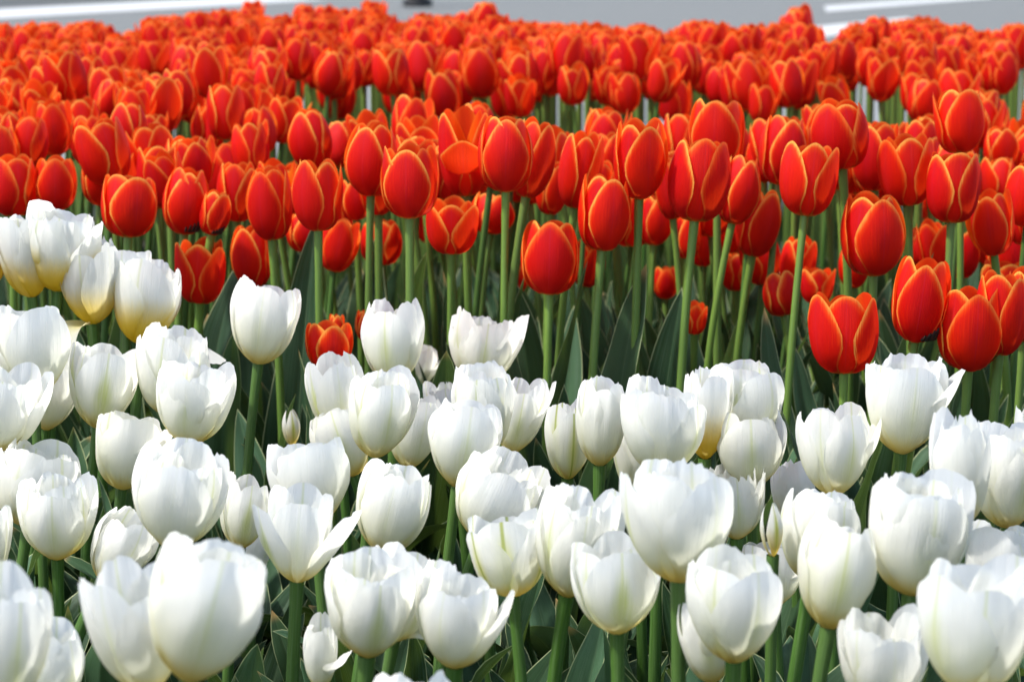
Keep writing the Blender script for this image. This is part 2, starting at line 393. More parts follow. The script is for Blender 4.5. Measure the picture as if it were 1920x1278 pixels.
M_ROAD = ground_mat('asphalt', (0.100, 0.108, 0.106), (0.165, 0.172, 0.170), 90)
M_ROAD_D = ground_mat('dark_asphalt', (0.045, 0.05, 0.05), (0.085, 0.09, 0.088), 40)
M_PAVE = ground_mat('pavement', (0.16, 0.168, 0.17), (0.21, 0.218, 0.22), 40)
M_LINE = ground_mat('road_paint', (0.36, 0.375, 0.375), (0.46, 0.475, 0.475), 50)
M_BLACK = ground_mat('black_metal', (0.012, 0.012, 0.013), (0.025, 0.025, 0.027), 30, rough=.5, bump=.0005)

sheet('ground', [(-150, -60), (150, -60), (150, 300), (-150, 300)], -0.004, M_ROAD_D)
def soil_bed():
    nx, ny = 130, 110; xs = np.linspace(-2.2, 2.2, nx); ys = np.linspace(.5, 5.9, ny)
    X, Y = np.meshgrid(xs, ys); rg = np.random.default_rng(3)
    Z = 0.006 + .012 * np.abs(np.sin(X * 31 + 2 * np.sin(Y * 17)) * np.sin(Y * 37 + np.cos(X * 23))) + rg.uniform(0, .008, X.shape)
    P = np.stack([X, Y, Z], -1)
    me = grid_mesh('soil', P, X, Y, np.ones(X.shape), M_SOIL); o = link('soil', me); o['kind'] = 'structure'
soil_bed()
sheet('road', [(-40, 10.4), (60, 10.4), (60, 60), (-40, 60)], 0.0, M_ROAD)
sheet('pavement', [(-40, 6.3), (60, 6.3), (60, 10.25), (-40, 10.25)], 0.06, M_PAVE)
def box_mesh(name, x0, x1, y0, y1, z0, z1, mat, bev=.012):
    import bmesh
    bm = bmesh.new(); bmesh.ops.create_cube(bm, size=1)
    for v in bm.verts: v.co = ((x0 + x1) / 2 + v.co.x * (x1 - x0), (y0 + y1) / 2 + v.co.y * (y1 - y0), (z0 + z1) / 2 + v.co.z * (z1 - z0))
    bmesh.ops.bevel(bm, geom=bm.edges[:], offset=bev, segments=2, affect='EDGES')
    me = bpy.data.meshes.new(name); bm.to_mesh(me); bm.free(); me.materials.append(mat); return me
for nm, y0, y1 in (('bed_kerb', 5.95, 6.10), ('road_kerb', 10.25, 10.40)):
    o = link(nm, box_mesh(nm, -20, 30, y0, y1, -.02, .10 if nm == 'bed_kerb' else .064, M_PAVE)); o['kind'] = 'structure'
def marking(name, quad):
    pts = [on_ground(x, y) for x, y in quad]
    return sheet(name, [(p.x, p.y) for p in pts], 0.004, M_LINE)
marking('road_marking', [(-160, 45), (620, 0), (470, -5), (-160, 27)])
marking('road_marking', [(1550, 23), (1860, -3), (1845, -9), (1545, 13)])
marking('road_marking', [(1498, 78), (1720, 42), (1700, 34), (1503, 54)])
far = [on_ground(-260, 26), on_ground(430, -7.5), on_ground(700, -60), on_ground(-1200, -60)]
sheet('far_roadway', [(p.x, p.y) for p in far], 0.002, M_ROAD_D)

def lathe(name, prof, mat, n=20):
    ang = np.linspace(0, 2 * math.pi, n + 1); pr = np.array(prof)
    P = np.stack([pr[:, 0][:, None] * np.cos(ang), pr[:, 0][:, None] * np.sin(ang), np.broadcast_to(pr[:, 1][:, None], (len(pr), n + 1))], -1)
    U = np.broadcast_to(ang[None], P.shape[:2]); return grid_mesh(name, P, U, U, np.ones(U.shape), mat)
p = on_ground(783, 13)
bol = thing('bollard', 'black round post standing on the grey road behind the far red tulips', 'bollard', (p.x, p.y, 0.0))
link('post', lathe('post', [(.075, .06), (.075, .80), (.085, .82), (.085, .86), (.06, .90), (.0, .92)], M_BLACK), bol)
link('base_plate', lathe('base_plate', [(.0, .062), (.11, .06), (.115, .05), (.115, .0)], M_BLACK), bol)

# ---------------------------------------------------------------- tulips
PLANTS = []       # (x, y) of every plant
def place(kind, name, label, cat, bx, by, tx, ty, wpx, depth, rot, group, mat=None, flares=(), close=None, extra=0, ruffle=None, jag=None,
          seed=0, stem_r=None, n_leaves=3, pull=None):
    rr = random.Random(seed * 7 + 3)
    pb = unproject(bx, by, depth)
    hpx = math.hypot(tx - bx, by - ty)
    H = hpx * depth / F; W = wpx * depth / F
    lean = math.atan2(tx - bx, by - ty)
    back = R(rr.uniform(-7, 5))
    rotm = Euler((back, 0, 0)).to_matrix() @ Matrix.Rotation(lean, 3, 'Y')
    axis = rotm @ Vector((0, 0, 1))
    gx = pb.x - axis.x * min(.12, pb.z * .35) + rr.uniform(-.006, .006) if pull is None else pb.x + pull
    gy = pb.y - axis.y * .1 + rr.uniform(-.01, .01)
    root = thing(name, label, cat, (gx, gy, 0.0), group)
    loc = pb - Vector((gx, gy, 0))
    ms, _ = bloom(seed, kind, H, W, rot, close, flares, extra, ruffle, jag, mat)
    for m, a_ in zip(ms, _):
        if a_['flare'] > 60 and kind == 'white': m.materials[0] = M_WHITE
        link('petal', m, root, loc, rotm.to_euler())
    sr = stem_r or (.0036 if kind == 'red' else .0042) * (.9 + .25 * rr.random())
    if kind == 'white' and stem_r is None: sr = max(sr, W * .055)
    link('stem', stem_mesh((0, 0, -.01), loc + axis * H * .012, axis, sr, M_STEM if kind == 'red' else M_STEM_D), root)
    add_leaves(root, rr, n_leaves, kind, pb.z)
    PLANTS.append((gx, gy)); return root, loc, rotm, H, W
def add_leaves(root, rr, n, kind, zb):
    a0 = rr.uniform(0, 6.28)
    for k in range(n):
        s = min(1.15, max(.55, (zb - .015) / .37)) * rr.uniform(.78, 1.02)
        if kind == 'white': s *= .98
        link('leaf', rr.choice(LEAVES_TALL if kind == 'red' and rr.random() < .6 else LEAVES), root, (0, 0, .01 + .03 * k * rr.random()), (0, 0, a0 + k * 2.3 + rr.uniform(-.5, .5)), (s, s, s))

WG = 'white tulips in the front of the bed'
RG = 'red tulips of the front rows'
#  bx, by, tx, ty, w, rot(az of first outer petal), options, label
Y = dict(mat=M_WHITE_Y); G = dict(mat=M_WHITE_G)
WHITE = [
 (-18, 535, -12, 408, 72, 0, Y, 'white tulip cut by the left edge, beside the two with yellow bases'),
 (60, 557, 48, 398, 104, 30, Y, 'white tulip with strong yellow base, second from left edge in the top white row'),
 (108, 545, 128, 386, 138, -40, dict(mat=M_WHITE_Y, close=6, extra=2), 'broad white tulip with fringed rim, the highest of the white tulips at the left'),
 (172, 607, 165, 450, 122, 50, dict(mat=M_WHITE_Y, flares=[(-38, 150)], extra=2), 'yellow-based white tulip with one petal hanging down beside its dark stem'),
 (236, 585, 240, 462, 90, 0, dict(mat=M_WHITE_Y, extra=2), 'white tulip peeping out between two yellow-based white tulips'),
 (268, 647, 292, 486, 134, -70, dict(mat=M_WHITE_Y, flares=[(58, 92)], extra=1), 'yellow-based white tulip with a petal spread flat to its right'),
 (65, 748, 58, 574, 150, 30, dict(extra=3), 'wide white tulip at the left edge, below the yellow-based ones'),
 (86, 805, 112, 666, 104, 10, {}, 'white tulip tucked behind two larger ones near the left edge'),
 (-8, 845, 28, 682, 152, -20, dict(extra=2), 'white tulip half cut by the left edge, leaning right'),
 (183, 803, 206, 648, 130, 15, dict(mat=M_WHITE_G), 'white tulip with a pale green flame between the left edge and the parted one'),
 (318, 778, 338, 617, 140, 50, dict(extra=3), 'white tulip with crinkled rim standing behind the one with a spread right petal'),
 (352, 833, 374, 674, 146, 0, dict(flares=[(80, 12)], close=10), 'white tulip with its right petal parted, left of the tall single white one'),
 (484, 683, 507, 524, 124, -5, dict(flares=[(72, 6)], close=25, jag=.01, extra=1), 'single white tulip rising on a long bare stem against the dark leaves'),
 (228, 917, 248, 776, 122, 20, dict(mat=M_WHITE_G, flares=[(80, 22)], close=4), 'small open white tulip with green flamed petals, left'),
 (52, 988, 82, 832, 160, 40, dict(extra=5, close=12, d=1.84), 'wide many-petalled white tulip at the left above the round one'),
 (108, 1048, 110, 894, 146, 10, dict(extra=2, d=1.75), 'round white tulip on an upright stem in the lower left'),
 (322, 1028, 356, 838, 172, 0, dict(extra=4, close=10), 'large full white tulip just above the blurred pair at lower left'),
 (192, 1090, 262, 962, 118, 20, dict(close=30, extra=0), 'white tulip leaning far to the right behind the blurred pair'),
 (450, 1028, 470, 893, 98, 10, G, 'greenish white tulip squeezed between the large full one and the open armed one'),
 (590, 985, 575, 825, 150, 15, dict(extra=4, mat=M_WHITE_G), 'crinkled white tulip behind the open one with spread arms'),
 (557, 1090, 570, 918, 138, 60, dict(flares=[(62, 24), (-60, 14)], close=2, mat=M_WHITE_G), 'open white tulip with two side petals spread like arms'),
 (472, 1092, 478, 985, 62, 0, {}, 'narrow white tulip almost hidden left of the open armed one'),
 (282, 1295, 250, 1052, 180, 30, {}, 'blurred white tulip at lower left, left one of the big pair'),
 (352, 1275, 418, 1008, 218, 5, dict(close=12, extra=1), 'largest blurred white tulip at lower left, right one of the big pair'),
 (5, 1335, 30, 1068, 180, 20, dict(extra=1), 'blurred white tulip in the bottom left corner, taller of the two'),
 (75, 1345, 98, 1158, 150, 60, {}, 'blurred white tulip in the bottom left corner, shorter of the two'),
 (-28, 1095, -22, 950, 92, 20, {}, 'sliver of a white tulip on the left edge above the bottom corner'),
 (735, 722, 732, 563, 116, -10, dict(close=22), 'tall white tulip right of the small low red tulip'),
 (772, 736, 785, 640, 84, 30, dict(flares=[(84, 34)], close=10), 'white tulip with one finger-like petal pointing right'),
 (898, 722, 916, 582, 126, 10, dict(close=8, flares=[(80, 8)]), 'white tulip standing alone below the short open red tulip'),
 (635, 812, 622, 667, 108, 15, G, 'white tulip directly below the small low red tulip'),
 (702, 857, 722, 690, 133, 20, dict(close=14, extra=1), 'white tulip at the centre left with parted front petals and bare stem'),
 (765, 877, 786, 742, 96, 20, {}, 'white tulip half hidden behind the right of the parted one'),
 (664, 892, 622, 764, 112, 0, {}, 'white tulip leaning left beside the parted one'),
 (857, 913, 880, 748, 138, 0, dict(mat=M_WHITE_G, extra=2), 'smooth egg-shaped white tulip at the centre with pale green stripe'),
 (910, 848, 905, 684, 112, -20, dict(extra=2), 'white tulip with a split twisted tip behind the egg-shaped one'),
 (958, 848, 985, 704, 96, 10, dict(flares=[(86, 16)]), 'white tulip with right petal bent out, right of the twisted tip one'),
 (852, 838, 836, 714, 84, 0, dict(extra=3), 'small ruffled white tulip peeping left of the twisted tip one'),
 (1064, 897, 1066, 752, 90, 14, dict(mat=M_WHITE_L, flares=[(75, 6)]), 'white tulip with a sharp green line down its petal'),
 (1124, 873, 1128, 709, 92, 0, {}, 'slim closed white tulip right of the one with the green line'),
 (1240, 888, 1244, 712, 152, 50, dict(close=8, extra=2), 'broad softly blurred white tulip in the middle of the white row'),
 (1192, 930, 1182, 790, 70, -80, dict(close=14), 'narrow white tulip whose upright petal stands left of the broad one'),
 (1322, 860, 1326, 690, 92, 10, dict(mat=M_WHITE_Y, extra=1), 'white tulip with yellow base behind the right of the broad one'),
 (1390, 842, 1388, 678, 150, 40, dict(extra=4, close=14), 'full white tulip with folded rim below the tall green leaves'),
 (1408, 918, 1400, 762, 132, 5, dict(close=20), 'round white tulip below the full one with folded rim'),
 (1272, 1090, 1268, 868, 200, 35, dict(close=8, extra=2, d=1.46), 'big blurred white tulip on a thick stem right of centre'),
 (1382, 1010, 1372, 868, 110, 0, dict(extra=5, flares=[(80, 14)], jag=.05), 'fringed white tulip behind the right of the big thick-stemmed one'),
 (1565, 928, 1562, 762, 142, 25, dict(flares=[(86, 22)], close=12), 'white tulip with its right petal folded out, below the lone front red one'),
 (1490, 990, 1482, 862, 82, 10, {}, 'white tulip peeping out left below the one with folded right petal'),
 (1690, 850, 1700, 668, 150, 0, dict(flares=[(80, 20), (-80, 10)], extra=3, close=4), 'tallest white tulip at right, with wide parted petals'),
 (1800, 985, 1798, 770, 116, -30, dict(extra=1), 'white tulip with a tall side petal near the right edge'),
 (1890, 990, 1888, 796, 152, 20, dict(extra=4), 'crowded full white tulip at the right edge'),
 (1706, 1113, 1722, 892, 196, 10, dict(extra=5, close=8), 'large many-petalled white tulip in the lower right'),
 (1520, 1090, 1550, 918, 146, 30, dict(extra=2, mat=M_WHITE_G), 'white tulip behind the smooth oval one in the lower right'),
 (1553, 1178, 1588, 972, 148, 0, dict(close=27), 'smooth oval white tulip on a slanting stem, lower right'),
 (1862, 1150, 1872, 984, 152, 30, dict(extra=3), 'white tulip behind the big corner one at lower right'),
 (1822, 1298, 1832, 1045, 208, 60, dict(close=6), 'big blurred white tulip in the bottom right corner'),
 (1655, 1335, 1648, 1142, 168, 10, dict(extra=2, close=4), 'blurred white tulip cut by the bottom edge, left of the corner one'),
 (1375, 1240, 1374, 1036, 172, 25, dict(close=10, extra=2, d=1.40), 'blurred white tulip low in the frame right of centre, before a slimmer one'),
 (1336, 1280, 1312, 1096, 108, 0, {}, 'slim white tulip tucked behind the low blurred one'),
 (1157, 1187, 1152, 1010, 168, 0, dict(mat=M_WHITE_G, close=10, d=1.50), 'white tulip with a green flame pointing up its front petal, bottom centre'),
 (1062, 1117, 1096, 905, 158, 10, dict(close=14, extra=2, d=1.57), 'tall white tulip on a slanting stem behind the green flamed one'),
 (962, 1118, 945, 965, 152, 60, dict(mat=M_WHITE_L, close=0, d=1.58), 'open white tulip showing yellow ribs at bottom centre'),
 (900, 1012, 962, 858, 168, 0, dict(extra=4, close=10, d=1.74), 'wide white tulip leaning right above the open yellow-ribbed one'),
 (716, 1038, 757, 878, 140, 0, dict(extra=3, close=14), 'white tulip with ragged rim on a long stem, centre left'),
 (688, 1230, 704, 1042, 172, 10, dict(extra=4, mat=M_WHITE_G, close=10), 'ruffled white tulip at the bottom, left of the smooth leaning one'),
 (738, 1200, 772, 1028, 132, 40, dict(flares=[(85, 80)]), 'white tulip behind the ruffled bottom one, a petal dropping right'),
 (852, 1250, 872, 1062, 162, -20, dict(close=8, flares=[(82, 12)], extra=1), 'smooth white tulip leaning right at the bottom centre'),
 (600, 1292, 604, 1150, 62, 0, dict(flares=[(60, 60)]), 'small narrow white tulip with a curled petal at the bottom'),
 (772, 1480, 774, 1262, 168, 0, dict(extra=2), 'white tulip whose rim just shows over the bottom edge'),
 (1452, 1135, 1442, 1012, 112, 0, dict(flares=[(85, 40)]), 'white tulip with a bright petal flopped right, behind the low blurred one'),
 (1945, 905, 1940, 762, 74, 20, {}, 'sliver of a white tulip on the right edge'),
]
for i, (bx, by, tx, ty, wp, rot, opt, lab) in enumerate(WHITE):
    wp *= 1.06; ty -= 4; h = math.hypot(tx - bx, by - ty)
    d_size = F * .0715 / max(h, wp * 1.08); d_plane = depth_at_height(by, .365)
    d = d_plane ** .6 * d_size ** .4
    if by < 700: d = min(d, 2.10)
    opt = dict(opt); d = opt.pop('d', d)
    place('white', 'white_tulip', lab, 'tulip', bx, by, tx, ty, wp, d, rot, WG, seed=1000 + i, **opt)

def tulip_bud(bx, by, tx, ty, wp, label, d):
    pb = unproject(bx, by, d); H = math.hypot(tx - bx, by - ty) * d / F; W = wp * d / F
    rotm = Matrix.Rotation(math.atan2(tx - bx, by - ty), 3, 'Y'); root = thing('tulip_bud', label, 'tulip bud', (pb.x, pb.y, 0))
    rg = np.random.default_rng(int(bx))
    for k in range(5):
        p = petal_arrays(rg, 20 + 120 * k, close=34, wmax=.22, tip=1.25, tside=.3, layer=0 if k < 3 else 1, belly=42, fall=.26, nr=20, nc=17)
        rm = np.hypot(p['P'][..., 0], p['P'][..., 1]).max(); s = np.array([W / 2 / rm, W / 2 / rm, H / p['P'][..., 2].max()])
        p['P'] = p['P'] * s
        link('petal', grid_mesh('petal', p['P'], p['U'], p['V'], p['E'] * H, M_BUD), root, (0, 0, pb.z), rotm.to_euler())
    link('stem', stem_mesh((0, 0, 0), (0, 0, pb.z + H * .02), (0, 0, 1), .0038, M_STEM_D), root)
    add_leaves(root, random.Random(int(bx)), 2, 'white', pb.z); PLANTS.append((pb.x, pb.y))
tulip_bud(548, 836, 545, 766, 34, 'small pale yellow tulip bud standing in the dark leaves', depth_at_height(836, .30))
tulip_bud(1449, 1042, 1443, 940, 44, 'green striped white tulip bud between white blooms at right', 1.60)

O = dict(mat=M_RED_O)
RED = [
 (1582, 700, 1583, 548, 136, 60, dict(close=14, mat=M_RED_O), 'lone front red tulip with parted petals just above the white row'),
 (1714, 640, 1732, 478, 108, -15, dict(mat=M_RED_O, close=20), 'red tulip with dark stamens showing at its base, right side'),
 (1815, 693, 1818, 530, 132, 5, dict(close=18), 'large red tulip with an oval front petal at the lower right of the red rows'),
 (1872, 665, 1878, 508, 100, 30, dict(depth=2.0), 'red tulip behind the right shoulder of the large oval-petalled one'),
 (1030, 552, 1034, 413, 114, -8, dict(close=24), 'red tulip hanging lowest in the centre, on a bare stem'),
 (1128, 470, 1140, 324, 102, 22, dict(close=22), 'red tulip upper right of the lowest central one'),
 (847, 475, 849, 374, 102, 60, dict(close=6), 'short red tulip opened like a crown, centre'),
 (948, 360, 950, 218, 106, 0, dict(close=30), 'red tulip with a smooth oval front petal on a straight stem, centre'),
 (986, 370, 1012, 222, 86, 30, dict(depth=2.2), 'red tulip half hidden behind the right of the smooth oval one'),
 (872, 368, 868, 202, 98, 60, dict(mat=M_RED_O, close=6, depth=2.25, flares=[(0, 60)]), 'red tulip with a folded down yellow petal in front'),
 (768, 410, 768, 270, 114, 0, dict(close=20, flares=[(-80, 6)]), 'round red tulip with oval front petal, left of the yellow-petalled one'),
 (695, 367, 700, 230, 102, -18, dict(depth=2.25), 'red tulip on a pale green stem up and left of the round one'),
 (1302, 415, 1318, 258, 120, 62, dict(close=22), 'broad red tulip with two overlapping front petals right of centre'),
 (1198, 373, 1200, 224, 104, 20, {}, 'red tulip left of the broad one with overlapping petals'),
 (1078, 390, 1098, 246, 84, -50, dict(depth=2.3), 'red tulip seen from the side between two taller neighbours, centre right'),
 (1345, 322, 1344, 184, 110, -8, dict(depth=2.3), 'red tulip above and behind the broad one right of centre'),
 (1372, 420, 1400, 292, 80, 20, dict(depth=2.25), 'slim red tulip leaning right of the broad one'),
 (1508, 405, 1522, 268, 110, 62, dict(close=14), 'red tulip with petals parted in a deep notch at right'),
 (1580, 316, 1568, 186, 112, -40, dict(depth=2.2), 'high red tulip above the notched one'),
 (1462, 347, 1476, 218, 92, 10, dict(depth=2.35), 'red tulip behind the left of the notched one'),
 (1637, 517, 1634, 360, 122, 10, dict(close=22), 'red tulip with large oval front petal above the lone front one'),
 (1702, 385, 1693, 252, 108, 60, dict(depth=2.2, close=16), 'red tulip with notched front upper right of the large oval one'),
 (1783, 418, 1788, 283, 102, 62, dict(close=16), 'red tulip on a thick upright stem near the right edge'),
 (1800, 288, 1797, 168, 98, 20, dict(depth=2.3, close=5, mat=M_RED_O), 'highest red tulip near the right edge, with pale outlined petals'),
 (1640, 357, 1640, 230, 96, -30, dict(depth=2.4), 'red tulip in the gap left of the notched right one'),
 (240, 445, 247, 328, 108, 20, dict(close=8), 'opened red tulip above the yellow-based white ones'),
 (345, 440, 358, 314, 90, 15, dict(mat=M_RED_O), 'red tulip with a dark tear at its base, left'),
 (396, 440, 412, 358, 60, 40, dict(depth=2.3), 'narrow red tulip beside the one with a dark tear'),
 (375, 568, 382, 447, 98, 62, dict(close=12), 'red tulip with a notch directly above the yellow-based white tulips'),
 (475, 540, 470, 422, 78, -15, {}, 'narrow red tulip just above the single white one'),
 (510, 450, 504, 314, 88, -25, dict(depth=2.25), 'red tulip on a bare stem above the single white one'),
 (597, 433, 598, 297, 98, -28, {}, 'red tulip with a long left petal, left of the round one'),
 (618, 690, 617, 602, 90, 15, dict(close=4, depth=1.98), 'small low red tulip opened like a crown among the leaves'),
 (25, 405, 30, 290, 94, -30, {}, 'red tulip at the left edge above the first white ones'),
 (105, 395, 107, 292, 82, 5, {}, 'oval red tulip second from the left edge in the lowest red row'),
 (190, 385, 202, 270, 86, 10, dict(depth=2.45), 'red tulip rising behind the opened one at left'),
 (355, 350, 357, 257, 100, 40, dict(depth=2.55), 'red tulip behind and above the one with a dark tear'),
 (445, 415, 450, 302, 82, 50, dict(depth=2.4), 'red tulip between the torn one and the bare-stemmed one'),
 (918, 438, 928, 362, 88, 30, dict(depth=2.5), 'dark red tulip behind the short crown-like one'),
 (715, 497, 715, 412, 82, 60, dict(depth=2.6), 'red tulip seen low between stems at centre left'),
 (668, 413, 665, 335, 60, 0, dict(depth=2.5), 'small red tulip behind the stem of the pale green stemmed one'),
 (1225, 460, 1230, 366, 72, 20, dict(depth=2.5), 'small red tulip low between stems right of centre'),
 (1288, 486, 1290, 402, 52, 0, dict(depth=2.5), 'dark narrow red tulip behind the stem of the broad one'),
 (1410, 480, 1430, 352, 84, 20, dict(depth=2.35), 'red tulip below the slim leaning one'),
 (1380, 545, 1380, 472, 60, 60, dict(depth=2.6), 'small red tulip deep between stems left of the tall leaves'),
 (1470, 592, 1456, 508, 72, 30, dict(depth=2.35, mat=M_RED_O), 'orange red tulip low behind the tall green leaves'),
 (1530, 570, 1532, 500, 68, 60, dict(depth=2.45, mat=M_RED_O, close=0), 'open orange red tulip behind the pair of straight stems'),
 (1302, 626, 1302, 566, 50, 60, dict(depth=2.35, close=0, mat=M_RED_O), 'small low open red tulip crossed by a stem, right of centre'),
 (1248, 560, 1247, 498, 48, 0, dict(depth=2.7), 'tiny red tulip far down between stems'),
 (1600, 540, 1598, 452, 60, 20, dict(depth=2.5), 'small red tulip behind the left of the large oval one'),
 (1735, 502, 1732, 425, 76, -20, dict(depth=2.55), 'red tulip below the notched right one, left of the thick stem'),
 (1803, 522, 1802, 430, 70, 20, dict(depth=2.55), 'red tulip right of the thick upright stem'),
 (1876, 492, 1880, 394, 94, 10, dict(depth=2.5), 'oval red tulip near the right edge, second lowest there'),
 (1885, 570, 1885, 488, 96, 60, dict(depth=2.35, close=0, mat=M_RED_O), 'open orange red tulip at the right edge above the hidden shoulder one'),
 (1318, 500, 1318, 412, 58, 10, dict(depth=2.6), 'small red tulip right behind the dark narrow one'),
 (1032, 402, 1036, 300, 62, 30, dict(depth=2.4), 'red tulip half seen right of the smooth oval one'),
 (1262, 412, 1248, 292, 58, -20, dict(depth=2.4), 'narrow red tulip hidden left of the broad one'),
 (570, 472, 570, 398, 66, 20, dict(depth=2.5), 'dark red tulip below the long petalled one'),
 (970, 548, 968, 494, 44, 30, dict(depth=2.8, mat=M_RED_O), 'tiny orange red tulip between central stems'),
 (1918, 640, 1925, 500, 90, 10, dict(depth=2.1), 'red tulip cut by the right edge beside the large oval one'),
 (690, 640, 686, 580, 44, 10, dict(depth=2.3, mat=M_RED_O), 'scrap of orange red tulip left of the tall white one'),
 (632, 640, 632, 588, 30, 10, dict(depth=2.2, mat=M_RED_O), 'little red tip rising behind the small low red one'),
 (1492, 82, 1492, 18, 54, 60, dict(depth=4.5), 'lone red tulip head standing highest against the grey road at right'),
 (908, 62, 910, 4, 50, 10, dict(depth=4.6), 'red tulip head reaching the top edge of the photo near the black post'),
 (1845, 492, 1850, 400, 72, 40, dict(depth=2.7), 'red tulip wedged left of the oval one near the right edge'),
]
for i, (bx, by, tx, ty, wp, rot, opt, lab) in enumerate(RED):
    opt = dict(opt); h = math.hypot(tx - bx, by - ty)
    if opt.get('close', 0) > 10: opt['close'] -= 7
    dd = opt.pop('depth', None); lo = 2.02 if (bx > 1550 and by > 600) else (2.32 if bx < 560 else 2.2)
    d = max(lo, dd + (.08 if dd > 2.15 else 0)) if dd else min(2.45, max(lo, F * .067 / max(h, wp * 1.3)))
    if 'small low red tulip opened' in lab: d = 2.12
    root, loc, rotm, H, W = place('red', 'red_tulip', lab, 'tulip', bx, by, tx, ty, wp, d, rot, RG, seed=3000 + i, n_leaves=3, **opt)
    if 'dark stamens' in lab or 'dark tear' in lab:
        for k in range(5):
            a = R(12 + 11 * k); pth = [(.008 * math.sin(a), -.008 * math.cos(a), .004), (W * .37 * math.sin(a), -W * .37 * math.cos(a), H * .09), (W * .46 * math.sin(a), -W * .46 * math.cos(a), H * (.15 + .03 * k))]
            P, U, V = tube_arrays(np.array(pth), np.array([.001, .0016, .0008]), 6)
            link('stamen', grid_mesh('stamen', P, U, V, np.ones(U.shape), M_ANTHER), root, loc, rotm.to_euler())

# ---- red tulips filling the bed behind: library flowers, shared meshes
LIB = []
for i in range(16):
    ms, arr = bloom(7000 + i, 'red', .066, random.uniform(.045, .052), [0, 60, 20, -25, 40, 10][i % 6], close=random.uniform(2, 30), flares=[(random.uniform(-180, 180), random.uniform(0, 16))], hi=True, mat=M_RED if i % 4 else M_RED_O)
    LIB.append(ms)
STEM = stem_mesh((0, 0, 0), (0, 0, 1.0), (0, 0, 1), .0036, M_STEM, 6)
STEMS = [STEM]
for a_, b_, m_ in ((.02, .01, M_STEM), (-.02, .012, M_STEM_D), (.013, -.014, M_STEM), (-.012, -.01, M_STEM_D)):
    t_ = np.linspace(0, 1, 12); P_, U_, V_ = tube_arrays(np.stack([a_ * np.sin(t_ * 3.14), b_ * np.sin(t_ * 3.14), t_], -1), .0036 * (1.2 - .3 * t_))
    STEMS.append(grid_mesh('stem', P_, U_, V_, np.ones(U_.shape), m_))
EDGE_X = [-100, 0, 180, 230, 275, 330, 430, 470, 520, 640, 720, 800, 880, 905, 960, 1000, 1060, 1120, 1200, 1245, 1300, 1440, 1470, 1512, 1520, 1562, 1620, 1700, 1800, 1850, 1880, 2030]
EDGE_Y = [45, 42, 48, 70, 40, 15, 20, 6, 2, 6, 12, 14, 18, 4, 38, 52, 38, 45, 50, 72, 42, 52, 20, 20, 84, 84, 32, 32, 48, 75, 42, 40]
cands = []
rr = random.Random(5)
Yv = 2.30
while Yv < 5.15:
    half = (1040 / F) * Yv + .05
    x = -half + rr.uniform(0, .07)
    while x < half:
        cands.append([x + rr.uniform(-.028, .028), Yv + rr.uniform(-.03, .03)])
        x += (.073 if x < -.1 * Yv else .076) if Yv < 3.4 else .082
    Yv += .067 if Yv < 3.4 else .074
for i in range(150):
    y = rr.uniform(2.5, 2.93); px_ = rr.uniform(620, 1735); cands.append([(px_ - 960) / F * y, y])
for i in range(90):
    y = rr.uniform(2.5, 3.6); px_ = rr.uniform(1700, 1960); cands.append([(px_ - 960) / F * y, y])
fill = []
for x, y in cands:
    px, _, D = project((x, y, .5))
    z = .492 + rr.gauss(0, .014)
    gapped = 545 < px < 1735
    if gapped and 2.92 < y < 3.38: continue
    if gapped and y < 2.95:
        if y < 2.5: continue
        z = rr.uniform(.445, .495) if rr.random() < .66 else rr.uniform(.36, .44)
    if px >= 1735 and y < 3.6: z = rr.uniform(.36, .48)
    if px <= 545 and y < 2.75: z = rr.uniform(.45, .50)
    if px <= 545 and y < 2.45: continue
    hb = (.063 if y < 3.4 else .067) * rr.uniform(.84, 1.14)
    _, ytop, _ = project((x, y, z + hb))
    lim = np.interp(px, EDGE_X, EDGE_Y) + 5 * math.sin(px * .061) + 4 * math.sin(px * .023 + 1)
    while ytop < lim - 4 and z > .40:
        z -= .008; _, ytop, _ = project((x, y, z + hb))
    if ytop < lim - 6: continue
    if any((x - a) ** 2 + (y - b) ** 2 < .038 ** 2 for a, b in PLANTS): continue
    fill.append((x, y, z, hb, px, ytop, D)); PLANTS.append((x, y))
fill.sort(key=lambda f: f[6])
N_SINGLE = 300 - len(RED)
import sys; print('fill tulips', len(fill), file=sys.stderr)
def zone(px, yt):
    side = 'left third' if px < 640 else ('middle' if px < 1280 else 'right third')
    if yt > 185: return ('red tulip packed behind the front reds, %s of the photo' % side, 'red tulips packed behind the front rows, ' + side)
    if yt > 110: return ('soft red tulip in the middle far rows, %s of the photo' % side, 'middle rows of the far red mass, ' + side)
    return ('blurred red tulip in the highest far rows, %s of the photo' % side, 'highest rows of the far red mass, ' + side)
for i, (x, y, z, hb, px, yt, D) in enumerate(fill[:N_SINGLE]):
    q = random.Random(9000 + i); lab, grp = zone(px, yt)
    lean = q.gauss(0, 7); tilt = q.gauss(0, 6)
    root = thing('red_tulip', lab, 'tulip', (x, y, 0), grp)
    e = (R(tilt), R(lean), R(q.uniform(-60, 60)))
    s = hb / .066
    for m in q.choice(LIB): link('petal', m, root, (0, 0, z), e, (s * q.uniform(.98, 1.02),) * 3)
    k_ = q.uniform(.8, 1.2); link('stem', q.choice(STEMS), root, (0, 0, -.005), None, (k_, k_, z + .006))
    for k in range(2 if y < 3.4 else 1):
        sc = q.uniform(.75, 1.0)
        link('leaf', q.choice(LEAVES), root, (0, 0, .01), (0, 0, q.uniform(0, 6.28)), (sc, sc, sc))

